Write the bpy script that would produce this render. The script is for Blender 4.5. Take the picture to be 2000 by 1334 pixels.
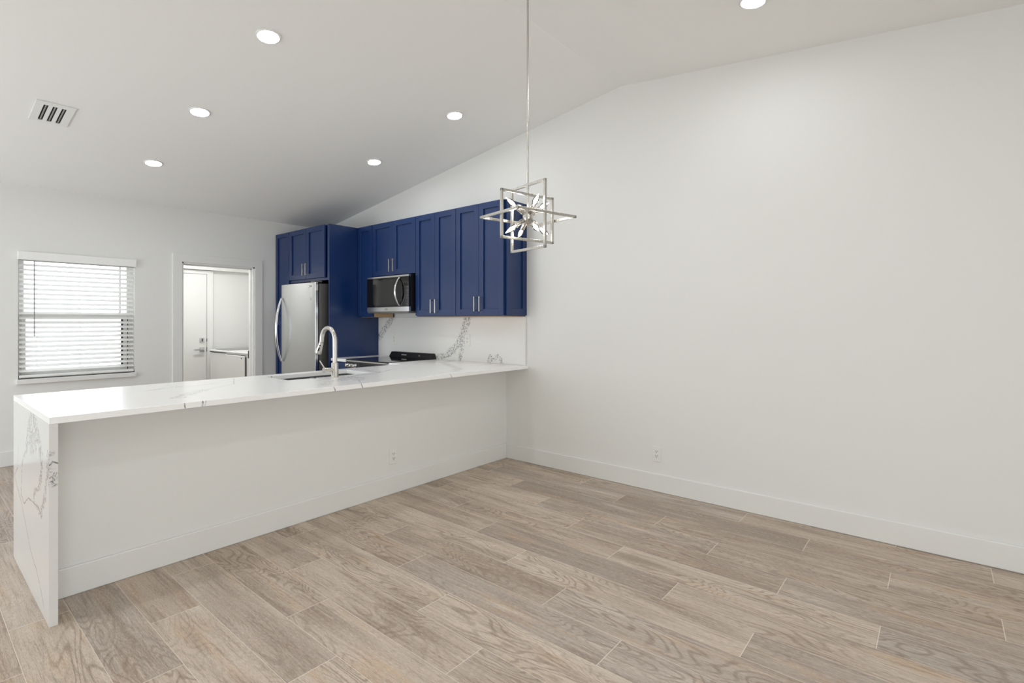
import bpy, math, random
from mathutils import Vector, Matrix

for _o in list(bpy.data.objects):
    bpy.data.objects.remove(_o, do_unlink=True)
SC = bpy.context.scene
COL = SC.collection

# ------------------------------------------------------------------ camera, world, exposure
cam_d = bpy.data.cameras.new('camera')
cam_d.sensor_width = 36.0
cam_d.lens = 18.059
cam_d.shift_x = 0.00446
cam_d.shift_y = -0.02036
cam_d.clip_start = 0.05
cam = bpy.data.objects.new('camera', cam_d)
cam.location = (0, 0, 1.3368)
cam.rotation_euler = (math.radians(90), 0, math.radians(40.033 - 90))
COL.objects.link(cam)
SC.camera = cam

w = bpy.data.worlds.new('daylight')
SC.world = w
w.use_nodes = True
w.node_tree.nodes['Background'].inputs['Color'].default_value = (0.90, 0.955, 1.0, 1)
w.node_tree.nodes['Background'].inputs['Strength'].default_value = 3.5

SC.view_settings.view_transform = 'Standard'
SC.view_settings.look = 'None'
SC.view_settings.gamma = 1.0
SC.view_settings.use_curve_mapping = False
SC.view_settings.exposure = 0.41
SC.cycles.max_bounces = 12
SC.cycles.diffuse_bounces = 8
SC.cycles.glossy_bounces = 5
SC.cycles.sample_clamp_indirect = 6.0

DOWN = 84.0      # radiance of the downlight diffusers
BULB = 24.0


def portal(name, loc, rot, sx, sy):
    """marks a wall opening for the sampling of daylight"""
    d = bpy.data.lights.new(name, 'AREA')
    d.shape = 'RECTANGLE'; d.size = sx; d.size_y = sy; d.energy = 1.0
    d.cycles.is_portal = True
    o = bpy.data.objects.new(name, d)
    o.location = loc; o.rotation_euler = rot
    COL.objects.link(o)
    return o


portal('daylight_added_near_opening', (-.6, -2.93, 1.075), (math.radians(90), 0, 0), 2.6, 2.15)  # unseen opening behind the camera, added for daylight fill
portal('daylight_added_left_opening', (-2.73, 4.85, 1.10), (0, math.radians(-90), 0), 2.2, 2.9)  # unseen opening on the left, added to brighten the kitchen side
portal('daylight_kitchen_window', (1.18, 6.67, 1.38), (math.radians(-90), 0, 0), .92, 1.2)


# ------------------------------------------------------------------ measured layout (metres)
XW = 3.834          # right wall
YP = 3.238          # knee wall under the bar
YC, YB = 2.966, 4.015   # bar top front / kitchen edges
XL = 0.4286         # outer face of the waterfall leg
YW = 6.5385         # back wall
ZT, ZCB = 2.434, 1.376
XCAB = 3.516
XG, YG = 3.15, 5.275
RY, RZ, ZB, ZN = 2.006, 3.2634, 2.5996, 3.0468
HB, BT = 0.142, 0.014
SF = (RZ - ZB) / (YW - RY)
SN = (RZ - ZN) / RY
XLW, YNW = -2.6, -2.8
CT = 0.914


def ceil_z(y):
    return RZ - (SF * (y - RY) if y > RY else SN * (RY - y))


# ------------------------------------------------------------------ node helpers
class NT:
    def __init__(s, name):
        m = bpy.data.materials.new(name)
        m.use_nodes = True
        s.m = m; s.t = m.node_tree; s.n = s.t.nodes; s.l = s.t.links
        s.b = s.n['Principled BSDF']; s.out = s.n['Material Output']

    def new(s, kind, **kw):
        nd = s.n.new(kind)
        for k, v in kw.items():
            setattr(nd, k, v)
        return nd

    def put(s, sock, v):
        if v is None:
            return
        if hasattr(v, 'is_output') or isinstance(v, bpy.types.NodeSocket):
            s.l.new(v, sock)
        else:
            sock.default_value = v

    def math(s, op, a, b=None, c=None, clamp=False):
        nd = s.new('ShaderNodeMath', operation=op, use_clamp=clamp)
        s.put(nd.inputs[0], a); s.put(nd.inputs[1], b); s.put(nd.inputs[2], c)
        return nd.outputs[0]

    def vmath(s, op, a, b=None):
        nd = s.new('ShaderNodeVectorMath', operation=op)
        s.put(nd.inputs[0], a); s.put(nd.inputs[1], b)
        return nd.outputs['Value'] if op in ('LENGTH', 'DISTANCE', 'DOT_PRODUCT') else nd.outputs[0]

    def noise(s, vec, scale, detail=2.0, rough=0.5, dist=0.0, color=False):
        nd = s.new('ShaderNodeTexNoise')
        s.put(nd.inputs['Vector'], vec); nd.inputs['Scale'].default_value = scale
        nd.inputs['Detail'].default_value = detail; nd.inputs['Roughness'].default_value = rough
        nd.inputs['Distortion'].default_value = dist
        return nd.outputs['Color' if color else 'Fac']

    def maprange(s, v, a, b, c=0.0, d=1.0, smooth=False):
        nd = s.new('ShaderNodeMapRange')
        if smooth:
            nd.interpolation_type = 'SMOOTHSTEP'
        s.put(nd.inputs[0], v)
        for i, q in enumerate((a, b, c, d)):
            s.put(nd.inputs[i + 1], q)
        return nd.outputs[0]

    def mix(s, fac, a, b, mode='MIX'):
        nd = s.new('ShaderNodeMix', data_type='RGBA', blend_type=mode)
        s.put(nd.inputs['Factor'], fac)
        s.put(nd.inputs[6], a); s.put(nd.inputs[7], b)
        return nd.outputs[2]

    def comb(s, x, y, z):
        nd = s.new('ShaderNodeCombineXYZ')
        s.put(nd.inputs[0], x); s.put(nd.inputs[1], y); s.put(nd.inputs[2], z)
        return nd.outputs[0]

    def sep(s, v):
        nd = s.new('ShaderNodeSeparateXYZ'); s.put(nd.inputs[0], v)
        return nd.outputs

    def pos(s):
        return s.new('ShaderNodeNewGeometry').outputs['Position']

    def bump(s, h, strength=0.2, dist=0.002):
        nd = s.new('ShaderNodeBump')
        nd.inputs['Strength'].default_value = strength; nd.inputs['Distance'].default_value = dist
        s.put(nd.inputs['Height'], h)
        s.l.new(nd.outputs[0], s.b.inputs['Normal'])


def c4(r, g, b):
    def f(u):
        u /= 255.0
        return u / 12.92 if u <= 0.04045 else ((u + 0.055) / 1.055) ** 2.4
    return (f(r), f(g), f(b), 1)


def plain(name, rgb, rough=0.5, metal=0.0, nscale=30.0, var=0.02, bump=0.0, spec=0.5, coat=0.0):
    t = NT(name)
    n = t.noise(t.pos(), nscale, 3)
    base = c4(*rgb)
    dk = tuple(c * (1 - var) for c in base[:3]) + (1,)
    lt = tuple(min(1, c * (1 + var)) for c in base[:3]) + (1,)
    t.put(t.b.inputs['Base Color'], t.mix(n, dk, lt))
    t.b.inputs['Roughness'].default_value = rough
    t.b.inputs['Metallic'].default_value = metal
    t.b.inputs['Specular IOR Level'].default_value = spec
    if coat:
        t.b.inputs['Coat Weight'].default_value = coat
        t.b.inputs['Coat Roughness'].default_value = 0.1
    if bump:
        t.bump(n, bump, 0.001)
    return t.m


def emit(name, rgb, s):
    t = NT(name)
    t.b.inputs['Base Color'].default_value = (0.8, 0.8, 0.8, 1)
    t.b.inputs['Emission Color'].default_value = tuple(rgb) + (1,)
    t.b.inputs['Emission Strength'].default_value = s
    return t.m


def steel(name, rgb, rough, axis=2, metal=1.0):
    t = NT(name)
    P = t.pos()
    x, y, z = t.sep(P)
    sc = [400, 400, 400]; sc[axis] = 6
    v = t.comb(t.math('MULTIPLY', x, sc[0]), t.math('MULTIPLY', y, sc[1]), t.math('MULTIPLY', z, sc[2]))
    n = t.noise(v, 1.0, 2)
    base = c4(*rgb)
    t.put(t.b.inputs['Base Color'], t.mix(n, tuple(c * .93 for c in base[:3]) + (1,), base))
    t.b.inputs['Metallic'].default_value = metal
    t.put(t.b.inputs['Roughness'], t.maprange(n, 0, 1, rough - .04, rough + .06))
    return t.m


# distance from a point to a segment, as a node group used by the quartz veins
SG = bpy.data.node_groups.new('segment_distance', 'ShaderNodeTree')
for nm in ('P', 'A', 'B'):
    SG.interface.new_socket(nm, in_out='INPUT', socket_type='NodeSocketVector')
SG.interface.new_socket('D', in_out='OUTPUT', socket_type='NodeSocketFloat')
_gi = SG.nodes.new('NodeGroupInput'); _go = SG.nodes.new('NodeGroupOutput')


def _vm(op, a, b):
    n = SG.nodes.new('ShaderNodeVectorMath'); n.operation = op
    SG.links.new(a, n.inputs[0]); SG.links.new(b, n.inputs[1])
    return n


_pa = _vm('SUBTRACT', _gi.outputs['P'], _gi.outputs['A']).outputs[0]
_ba = _vm('SUBTRACT', _gi.outputs['B'], _gi.outputs['A']).outputs[0]
_n = _vm('DOT_PRODUCT', _pa, _ba).outputs['Value']
_d = _vm('DOT_PRODUCT', _ba, _ba).outputs['Value']
_dv = SG.nodes.new('ShaderNodeMath'); _dv.operation = 'DIVIDE'; _dv.use_clamp = True
SG.links.new(_n, _dv.inputs[0]); SG.links.new(_d, _dv.inputs[1])
_sc = SG.nodes.new('ShaderNodeVectorMath'); _sc.operation = 'SCALE'
SG.links.new(_ba, _sc.inputs[0]); SG.links.new(_dv.outputs[0], _sc.inputs['Scale'])
SG.links.new(_vm('DISTANCE', _pa, _sc.outputs[0]).outputs['Value'], _go.inputs[0])


def quartz(name, bands, lines, base=(236, 236, 233), rough=0.12, spec=0.5):
    """bands: (polyline, half width, strength); lines: (polyline, half width, strength), in metres."""
    t = NT(name)
    P0 = t.pos()
    wob = t.vmath('SUBTRACT', t.noise(P0, 22.0, 3, 0.6, color=True), (0.5, 0.5, 0.5))
    sc = t.new('ShaderNodeVectorMath', operation='SCALE'); t.put(sc.inputs[0], wob); sc.inputs['Scale'].default_value = 0.075
    P = t.vmath('ADD', P0, sc.outputs[0])
    sc2 = t.new('ShaderNodeVectorMath', operation='SCALE'); t.put(sc2.inputs[0], wob); sc2.inputs['Scale'].default_value = 0.018
    PL = t.vmath('ADD', P0, sc2.outputs[0])

    def dist(poly, Q):
        r = None
        for a, b in zip(poly[:-1], poly[1:]):
            g = t.new('ShaderNodeGroup'); g.node_tree = SG
            t.put(g.inputs['P'], Q); g.inputs['A'].default_value = a; g.inputs['B'].default_value = b
            r = g.outputs[0] if r is None else t.math('MINIMUM', r, g.outputs[0])
        return r
    m = None
    if bands:
        def crackle(scale, th, seed):
            vr = t.new('ShaderNodeTexVoronoi', feature='DISTANCE_TO_EDGE')
            Q = t.vmath('ADD', P0, seed)
            w2 = t.new('ShaderNodeVectorMath', operation='SCALE')
            t.put(w2.inputs[0], t.noise(Q, 90.0, 2, color=True)); w2.inputs['Scale'].default_value = 0.012
            t.put(vr.inputs['Vector'], t.vmath('ADD', Q, w2.outputs[0])); vr.inputs['Scale'].default_value = scale
            return t.maprange(vr.outputs['Distance'], th, 0.0)
        cr = t.math('MAXIMUM', crackle(62, .13, (0, 0, 0)), crackle(42, .085, (3, 1, 2)))
        brk = t.maprange(t.noise(P0, 55.0, 2), .43, .55)
        cr = t.math('MULTIPLY', cr, brk)
        for poly, wd, st in bands:
            k = t.maprange(dist(poly, P), wd, wd * .45, 0, st, smooth=True)
            m = k if m is None else t.math('MAXIMUM', m, k)
        soft = t.math('MULTIPLY', m, 0.05)
        m = t.math('MAXIMUM', t.math('MULTIPLY', m, cr), soft)
    for poly, wd, st in lines:
        k = t.maprange(dist(poly, PL), wd, wd * .3, 0, st)
        k = t.math('MULTIPLY', k, t.maprange(t.noise(P0, 35.0, 2), .3, .5, .45, 1.0))
        m = k if m is None else t.math('MAXIMUM', m, k)
    t.put(t.b.inputs['Base Color'], t.mix(m, c4(*base), c4(66, 66, 68)))
    t.b.inputs['Roughness'].default_value = rough
    t.b.inputs['Specular IOR Level'].default_value = spec
    return t.m


def floor_material():
    t = NT('oak look plank tile')
    P = t.pos()
    x, y, z = t.sep(P)
    W, L = 0.2053, 1.2315
    u = t.math('DIVIDE', t.math('SUBTRACT', XW - 0.034, x), W)
    k = t.math('FLOOR', u)
    fu = t.math('FRACT', u)
    v = t.math('DIVIDE', t.math('ADD', t.math('SUBTRACT', y, 1.017), t.math('MULTIPLY', k, L / 3)), L)
    j = t.math('FLOOR', v)
    fv = t.math('FRACT', v)
    du = t.math('MULTIPLY', t.math('MINIMUM', fu, t.math('SUBTRACT', 1, fu)), W)
    dv = t.math('MULTIPLY', t.math('MINIMUM', fv, t.math('SUBTRACT', 1, fv)), L)
    grout_u = t.math('LESS_THAN', du, 0.0010)
    grout_v = t.math('LESS_THAN', dv, 0.0016)
    grout = t.math('MAXIMUM', grout_u, grout_v)
    wn = t.new('ShaderNodeTexWhiteNoise', noise_dimensions='3D')
    t.put(wn.inputs['Vector'], t.comb(k, j, 0))
    rnd = wn.outputs['Value']; rc = t.sep(wn.outputs['Color'])
    ox = t.math('MULTIPLY', rc[0], 50.0); oy = t.math('MULTIPLY', rc[1], 50.0)
    # cathedral figure: contour lines of a stretched noise field
    Q = t.comb(t.math('ADD', t.math('MULTIPLY', x, 5.0), ox), t.math('ADD', t.math('MULTIPLY', y, 1.0), oy), t.math('MULTIPLY', rnd, 30))
    f1 = t.noise(Q, 1.0, 2.5, 0.45, 0.35)
    ring = t.math('SINE', t.math('MULTIPLY', f1, 190.0))
    ring = t.maprange(ring, 0.1, 1.0)
    fig = t.maprange(t.noise(t.comb(t.math('ADD', t.math('MULTIPLY', x, 4.0), oy), t.math('ADD', t.math('MULTIPLY', y, 1.2), ox), rnd), 1.0, 2), .42, .62)
    Q2 = t.comb(t.math('ADD', t.math('MULTIPLY', x, 90.0), ox), t.math('ADD', t.math('MULTIPLY', y, 3.0), oy), 0)
    f2 = t.noise(Q2, 1.0, 4, 0.65)
    Q3 = t.comb(t.math('ADD', t.math('MULTIPLY', x, 380.0), ox), t.math('ADD', t.math('MULTIPLY', y, 40.0), oy), 0)
    f3 = t.noise(Q3, 1.0, 3, 0.7)
    Q4 = t.comb(t.math('ADD', t.math('MULTIPLY', x, 9.0), oy), t.math('ADD', t.math('MULTIPLY', y, 1.1), ox), 0)
    f4 = t.noise(Q4, 1.0, 3, 0.6)
    base = t.mix(rnd, c4(176, 161, 146), c4(198, 184, 168))
    base = t.mix(t.maprange(rc[2], .45, .95, 0, .9), base, c4(166, 156, 147))
    base = t.mix(t.maprange(rc[1], .70, .95, 0, .75), base, c4(150, 136, 124))
    tan = t.noise(t.comb(t.math('ADD', t.math('MULTIPLY', x, 12.0), ox), t.math('ADD', t.math('MULTIPLY', y, 1.6), oy), 3.0), 1.0, 2, 0.5)
    base = t.mix(t.maprange(tan, .55, .72, 0, .6), base, c4(188, 160, 130))
    base = t.mix(t.maprange(f4, .46, .68, 0, .8), base, c4(146, 131, 118))
    base = t.mix(t.maprange(f4, .42, .28, 0, .7), base, c4(206, 196, 184))
    base = t.mix(t.maprange(f2, .52, .74, 0, .75), base, c4(128, 112, 98))
    base = t.mix(t.maprange(f2, .46, .28, 0, .5), base, c4(206, 194, 180))
    rr = t.math('MULTIPLY', t.math('MULTIPLY', ring, fig), .5)
    base = t.mix(rr, base, c4(118, 100, 84))
    base = t.mix(t.maprange(f3, .52, .70, 0, .5), base, c4(116, 101, 88))
    base = t.mix(t.maprange(f3, .46, .28, 0, .45), base, c4(222, 212, 200))
    base = t.mix(1.0, base, (1.12, 1.12, 1.13, 1), 'MULTIPLY')
    base = t.mix(t.math('MULTIPLY', grout, .85), base, c4(224, 215, 204))
    t.put(t.b.inputs['Base Color'], base)
    t.b.inputs['Roughness'].default_value = 0.62
    t.b.inputs['Specular IOR Level'].default_value = 0.3
    h = t.math('SUBTRACT', t.math('MULTIPLY', f3, 0.4), grout)
    t.bump(h, 0.25, 0.001)
    return t.m


def glass_mat():
    t = NT('window glass')
    tr = t.new('ShaderNodeBsdfTransparent'); gl = t.new('ShaderNodeBsdfGlossy'); gl.inputs['Roughness'].default_value = .02
    fr = t.new('ShaderNodeFresnel'); fr.inputs['IOR'].default_value = 1.45
    mx = t.new('ShaderNodeMixShader')
    t.l.new(fr.outputs[0], mx.inputs[0]); t.l.new(tr.outputs[0], mx.inputs[1]); t.l.new(gl.outputs[0], mx.inputs[2])
    t.l.new(mx.outputs[0], t.out.inputs['Surface'])
    return t.m


M = {}
M['wall'] = plain('wall paint', (226, 226, 223), 0.75, nscale=160, var=.006, bump=.06, spec=.25)
M['ceiling'] = plain('ceiling paint', (240, 240, 238), 0.85, nscale=140, var=.006, bump=.06, spec=.2)
M['trim'] = plain('trim paint', (226, 226, 223), 0.4, var=.004)
M['white'] = plain('white enamel', (232, 232, 230), 0.25, var=.004)
M['blind'] = plain('white faux wood', (236, 236, 234), 0.4, var=.01)
M['plastic'] = plain('white plastic', (228, 228, 224), 0.3, var=.004)
M['blue'] = plain('navy cabinet paint', (8, 42, 92), 0.33, nscale=45, var=.05, spec=.62)
M['raw'] = plain('raw maple ply', (205, 170, 130), 0.6, nscale=60, var=.12)
M['steel'] = steel('brushed stainless', (206, 207, 208), 0.20, 1)
M['steel_dark'] = steel('grey cabinet steel', (120, 119, 116), 0.4, 2, .6)
M['nickel'] = steel('brushed nickel', (205, 202, 196), 0.26, 2)
M['chrome'] = plain('satin chrome', (215, 215, 215), 0.18, 1.0, var=.01)
M['black'] = plain('black glass', (10, 10, 11), 0.06, nscale=8, var=.05)
M['blackp'] = plain('black plastic', (20, 20, 21), 0.35, var=.05)
M['greyscreen'] = plain('oven window mesh', (38, 38, 37), 0.10, var=.1)
M['dark'] = plain('dark void', (28, 28, 29), 0.8)
M['seal'] = plain('dark window seal', (52, 52, 54), 0.6)
M['grey'] = plain('grey vane', (150, 150, 148), 0.5)
M['print'] = plain('light grey print', (200, 200, 200), 0.5)
M['printdk'] = plain('dark grey print', (90, 90, 92), 0.5)
M['floor'] = floor_material()
M['glass'] = glass_mat()
M['diffuser'] = emit('lit diffuser', (0.965, 0.985, 1.0), DOWN)
M['fill_diffuser'] = emit('laundry fill diffuser', (0.99, 0.995, 1.0), 56.0)
M['bulb'] = emit('lit candle bulb', (1.0, 0.955, 0.87), BULB)


# ------------------------------------------------------------------ mesh builder
ORG = {}


class MB:
    def __init__(s, fn=None):
        s.v = []; s.f = []; s.sm = []; s.fn = fn

    def _add(s, vs, fs, smooth=False):
        o = len(s.v)
        s.v += [Vector(s.fn(*p)) if s.fn else Vector(p) for p in vs]
        s.f += [tuple(i + o for i in f) for f in fs]
        s.sm += [smooth] * len(fs)
        return s

    def box(s, x0, x1, y0, y1, z0, z1):
        vs = [(x, y, z) for z in (z0, z1) for y in (y0, y1) for x in (x0, x1)]
        return s._add(vs, [(0, 2, 3, 1), (4, 5, 7, 6), (0, 1, 5, 4), (2, 6, 7, 3), (0, 4, 6, 2), (1, 3, 7, 5)])

    def hexa(s, b, t):
        """bottom quad, top quad"""
        return s._add(list(b) + list(t), [(3, 2, 1, 0), (4, 5, 6, 7), (0, 1, 5, 4), (1, 2, 6, 5), (2, 3, 7, 6), (3, 0, 4, 7)])

    def bar(s, a, b, w, h, up=(0, 0, 1)):
        a = Vector(a); b = Vector(b); d = (b - a).normalized(); up = Vector(up)
        if abs(d.dot(up)) > .95:
            up = Vector((1, 0, 0))
        r = d.cross(up).normalized() * w / 2; u = r.cross(d).normalized() * h / 2
        q = [-r - u, r - u, r + u, -r + u]
        return s.hexa([a + k for k in q], [b + k for k in q])

    def tube(s, path, rad, n=16, caps=True):
        path = [Vector(p) for p in path]
        rad = rad if isinstance(rad, (list, tuple)) else [rad] * len(path)
        rings = []; up = None
        for i, p in enumerate(path):
            d = (path[min(i + 1, len(path) - 1)] - path[max(i - 1, 0)]).normalized()
            if up is None:
                up = Vector((0, 0, 1)) if abs(d.z) < .9 else Vector((1, 0, 0))
            a = d.cross(up).normalized(); up = a.cross(d).normalized()
            rings.append([p + (a * math.cos(2 * math.pi * k / n) + up * math.sin(2 * math.pi * k / n)) * rad[i] for k in range(n)])
        vs = [q for r in rings for q in r]; fs = []
        for i in range(len(path) - 1):
            for k in range(n):
                fs.append((i * n + k, i * n + (k + 1) % n, (i + 1) * n + (k + 1) % n, (i + 1) * n + k))
        s._add(vs, fs, True)
        if caps:
            s._add(rings[0], [tuple(range(n))]); s._add(rings[-1], [tuple(reversed(range(n)))])
        return s

    def cyl(s, a, b, r, n=20, r2=None):
        return s.tube([a, b], [r, r if r2 is None else r2], n)

    def lathe(s, prof, o=(0, 0, 0), axis=(0, 0, 1), n=24):
        """profile of (radius, height) along axis"""
        ax = Vector(axis).normalized()
        u = ax.cross(Vector((0, 0, 1)) if abs(ax.z) < .9 else Vector((1, 0, 0))).normalized(); v = ax.cross(u)
        o = Vector(o); vs = []; fs = []
        for r, h in prof:
            for k in range(n):
                a = 2 * math.pi * k / n
                vs.append(o + ax * h + (u * math.cos(a) + v * math.sin(a)) * max(r, 1e-5))
        for i in range(len(prof) - 1):
            for k in range(n):
                fs.append((i * n + k, i * n + (k + 1) % n, (i + 1) * n + (k + 1) % n, (i + 1) * n + k))
        return s._add(vs, fs, True)

    def plate(s, us, vs_, inside, mp, t0, t1):
        """cells of a u,v grid that satisfy inside(), extruded between t0 and t1"""
        us = sorted(set(us)); vs_ = sorted(set(vs_))
        idx = {}; V = []; F = []

        def vid(i, j, k):
            if (i, j, k) not in idx:
                idx[(i, j, k)] = len(V); V.append(mp(us[i], vs_[j], (t0, t1)[k]))
            return idx[(i, j, k)]
        ins = lambda i, j: 0 <= i < len(us) - 1 and 0 <= j < len(vs_) - 1 and inside((us[i] + us[i + 1]) / 2, (vs_[j] + vs_[j + 1]) / 2)
        for i in range(len(us) - 1):
            for j in range(len(vs_) - 1):
                if not ins(i, j):
                    continue
                q = [(i, j), (i + 1, j), (i + 1, j + 1), (i, j + 1)]
                F.append([vid(a, b, 1) for a, b in q]); F.append([vid(a, b, 0) for a, b in reversed(q)])
                for (di, dj), (p0, p1) in (((0, -1), (q[0], q[1])), ((1, 0), (q[1], q[2])), ((0, 1), (q[2], q[3])), ((-1, 0), (q[3], q[0]))):
                    if not ins(i + di, j + dj):
                        F.append([vid(*p0, 0), vid(*p1, 0), vid(*p1, 1), vid(*p0, 1)])
        return s._add(V, F)

    def build(s, name, mat, parent=None, loc=None, bevel=0.0, seg=2):
        if parent is not None:
            org = ORG[parent.name]
        else:
            org = Vector(loc) if loc is not None else Vector((0, 0, 0))
        me = bpy.data.meshes.new(name)
        me.from_pydata([tuple(p - org) for p in s.v], [], s.f)
        me.polygons.foreach_set('use_smooth', s.sm)
        me.update()
        import bmesh
        bm = bmesh.new(); bm.from_mesh(me)
        bmesh.ops.recalc_face_normals(bm, faces=bm.faces)
        bm.to_mesh(me); bm.free()
        me.materials.append(M[mat] if isinstance(mat, str) else mat)
        o = bpy.data.objects.new(name, me)
        COL.objects.link(o)
        if parent is not None:
            o.parent = parent; ORG[o.name] = org
        else:
            o.location = org; ORG[o.name] = org
        if bevel:
            b = o.modifiers.new('bevel', 'BEVEL'); b.width = bevel; b.segments = seg; b.limit_method = 'ANGLE'; b.angle_limit = math.radians(50)
        return o


def thing(name, label, cat, loc, group=None):
    o = bpy.data.objects.new(name, None)
    COL.objects.link(o); o.location = loc; o.empty_display_size = .1
    ORG[o.name] = Vector(loc)
    o['label'] = label; o['category'] = cat
    if group:
        o['group'] = group
    return o


def tag(o, label, cat, group=None):
    o['label'] = label; o['category'] = cat
    if group:
        o['group'] = group
    return o


def st(o):
    o['kind'] = 'structure'
    return o


def copy_tree(src, loc, rot=None, label=None):
    def cp(o, parent):
        c = o.copy(); COL.objects.link(c)
        if parent is not None:
            c.parent = parent
        for ch in list(o.children):
            cp(ch, c)
        return c
    r = cp(src, None)
    r.location = loc
    if rot is not None:
        r.rotation_euler = rot
    if label:
        r['label'] = label
    return r


def text_obj(name, body, size, mat, parent, loc, rot, ext=0.0004, align='CENTER'):
    cu = bpy.data.curves.new(name, 'FONT')
    cu.body = body; cu.size = size; cu.extrude = ext; cu.align_x = align; cu.align_y = 'CENTER'
    tmp = bpy.data.objects.new(name + '_src', cu); COL.objects.link(tmp)
    dg = bpy.context.evaluated_depsgraph_get(); dg.update()
    me = bpy.data.meshes.new_from_object(tmp.evaluated_get(dg))
    bpy.data.objects.remove(tmp, do_unlink=True)
    me.materials.clear(); me.materials.append(M[mat])
    o = bpy.data.objects.new(name, me); COL.objects.link(o)
    o.parent = parent; o.location = Vector(loc) - ORG[parent.name]; o.rotation_euler = rot
    ORG[o.name] = ORG[parent.name]
    return o


# ------------------------------------------------------------------ room shell
st(MB().box(XLW - .15, XW + .15, YNW - .15, 8.45, -.12, 0).build('floor', 'floor'))

# ceiling: two slopes meeting at the ridge
T = .12
cm = MB()
x0, x1 = XLW - .15, XW + .15
yf = YW + .12; yn = YNW - .15
prof = [(yn, ceil_z(yn)), (RY, RZ), (yf, ceil_z(yf))]
V = []
for (y, z) in prof:
    V += [(x0, y, z), (x1, y, z), (x0, y, z + T), (x1, y, z + T)]
F = []
for i in range(2):
    a = i * 4; b = a + 4
    F += [(a, b, b + 1, a + 1), (a + 2, a + 3, b + 3, b + 2), (a, a + 2, b + 2, b), (a + 1, b + 1, b + 3, a + 3)]
F += [(0, 1, 3, 2), (8, 10, 11, 9)]
cm._add(V, F)
st(cm.build('ceiling', 'ceiling'))


def gable_wall(name, xa, xb, hole=None):
    b = MB()
    ys = [yn, RY, yf]
    if hole:
        cuts = sorted({yn, RY, yf} | {q for h in hole for q in h[:2]})
        for p, q in zip(cuts[:-1], cuts[1:]):
            hs = [h for h in hole if h[0] < (p + q) / 2 < h[1]]
            for zl, zu in ([(0, hs[0][2]), (hs[0][3], None)] if hs else [(0, None)]):
                if zu is not None and zu <= zl:
                    continue
                zp = ceil_z(p) if zu is None else zu; zq = ceil_z(q) if zu is None else zu
                b.hexa([(xa, p, zl), (xb, p, zl), (xb, q, zl), (xa, q, zl)], [(xa, p, zp), (xb, p, zp), (xb, q, zq), (xa, q, zq)])
    else:
        V = [(xa, yn, 0), (xa, yf, 0), (xa, yf, ceil_z(yf)), (xa, RY, RZ), (xa, yn, ceil_z(yn))]
        V += [(xb,) + p[1:] for p in V]
        b._add(V, [(0, 1, 2, 3, 4), (9, 8, 7, 6, 5), (0, 5, 6, 1), (1, 6, 7, 2), (2, 7, 8, 3), (3, 8, 9, 4), (4, 9, 5, 0)])
    return st(b.build(name, 'wall'))


gable_wall('wall_right', XW, XW + .12)
gable_wall('wall_left', XLW - .12, XLW, ((3.4, 6.3, 0.0, 2.2),))  # hole added out of view so daylight reaches the kitchen

# back wall with window and doorway openings
WX0, WX1, WZ0, WZ1 = .728, 1.632, .79, 1.975
DX0, DX1, DZ = 2.073, 2.877, 2.0
xa, xb = XLW, XW
st(MB().plate([xa, WX0, WX1, DX0, DX1, xb], [0, WZ0, WZ1, DZ, ceil_z(YW)],
              lambda u, v: not (WX0 < u < WX1 and WZ0 < v < WZ1) and not (DX0 < u < DX1 and v < DZ),
              lambda u, v, t: (u, t, v), YW, YW + .12).build('wall_back', 'wall'))
# near wall, behind the camera, with an unseen opening added for daylight
st(MB().plate([xa, -1.9, .7, xb], [0, 2.15, ceil_z(YNW)],
              lambda u, v: not (-1.9 < u < .7 and v < 2.15),
              lambda u, v, t: (u, t, v), YNW - .12, YNW).build('wall_near', 'wall'))
# low wall carrying the bar
st(MB().box(XL + .03, XW, YP, YP + .12, 0, CT - .03).build('wall_peninsula', 'wall'))

# baseboards
def bb(name, x0, x1, y0, y1):
    return st(MB().box(x0, x1, y0, y1, 0, HB).build(name, 'trim', bevel=.006))


bb('baseboard_right', XW - BT, XW, YNW, YP - BT)
bb('baseboard_peninsula', XL + .0305, XW, YP - BT, YP)
bb('baseboard_back', XLW, DX0 - .09, YW - BT, YW)
bb('baseboard_left', XLW, XLW + BT, YNW, 3.4)
bb('baseboard_near', .7, XW - BT, YNW, YNW + BT)

# ------------------------------------------------------------------ laundry room shell
LX0, LX1, LY1, LZ = 2.03, 3.86, 8.25, 2.45
st(MB().plate([LX0, LX1], [0, LZ], lambda u, v: True, lambda u, v, t: (u, t, v), LY1, LY1 + .12).build('wall_laundry_back', 'wall'))
st(MB().box(LX1, LX1 + .12, YW + .12, LY1 + .12, 0, LZ).build('wall_laundry_right', 'wall'))
st(MB().box(LX0 - .1, LX0, YW + .12, LY1 + .12, 0, LZ).build('wall_laundry_left', 'wall'))
st(MB().box(LX0 - .1, LX1 + .12, YW + .12, LY1 + .12, LZ, LZ + .1).build('ceiling_laundry', 'ceiling'))
st(MB().box(LX0, LX1, LY1 - .10, LY1, 2.075, LZ).build('trim_laundry_bulkhead', 'trim'))

ll_ = thing('laundry_fill_light', 'round fill light added out of view on the laundry room ceiling', 'ceiling light', (2.6, 7.3, LZ))  # unseen fixture added to brighten the laundry room
MB().lathe([(.17, 0), (.17, -.02), (.15, -.03)], (2.6, 7.3, LZ), n=36).build('rim', 'white', ll_)
MB().lathe([(.15, -.03), (.10, -.05), (0, -.055)], (2.6, 7.3, LZ), n=36).build('diffuser', 'fill_diffuser', ll_)

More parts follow.
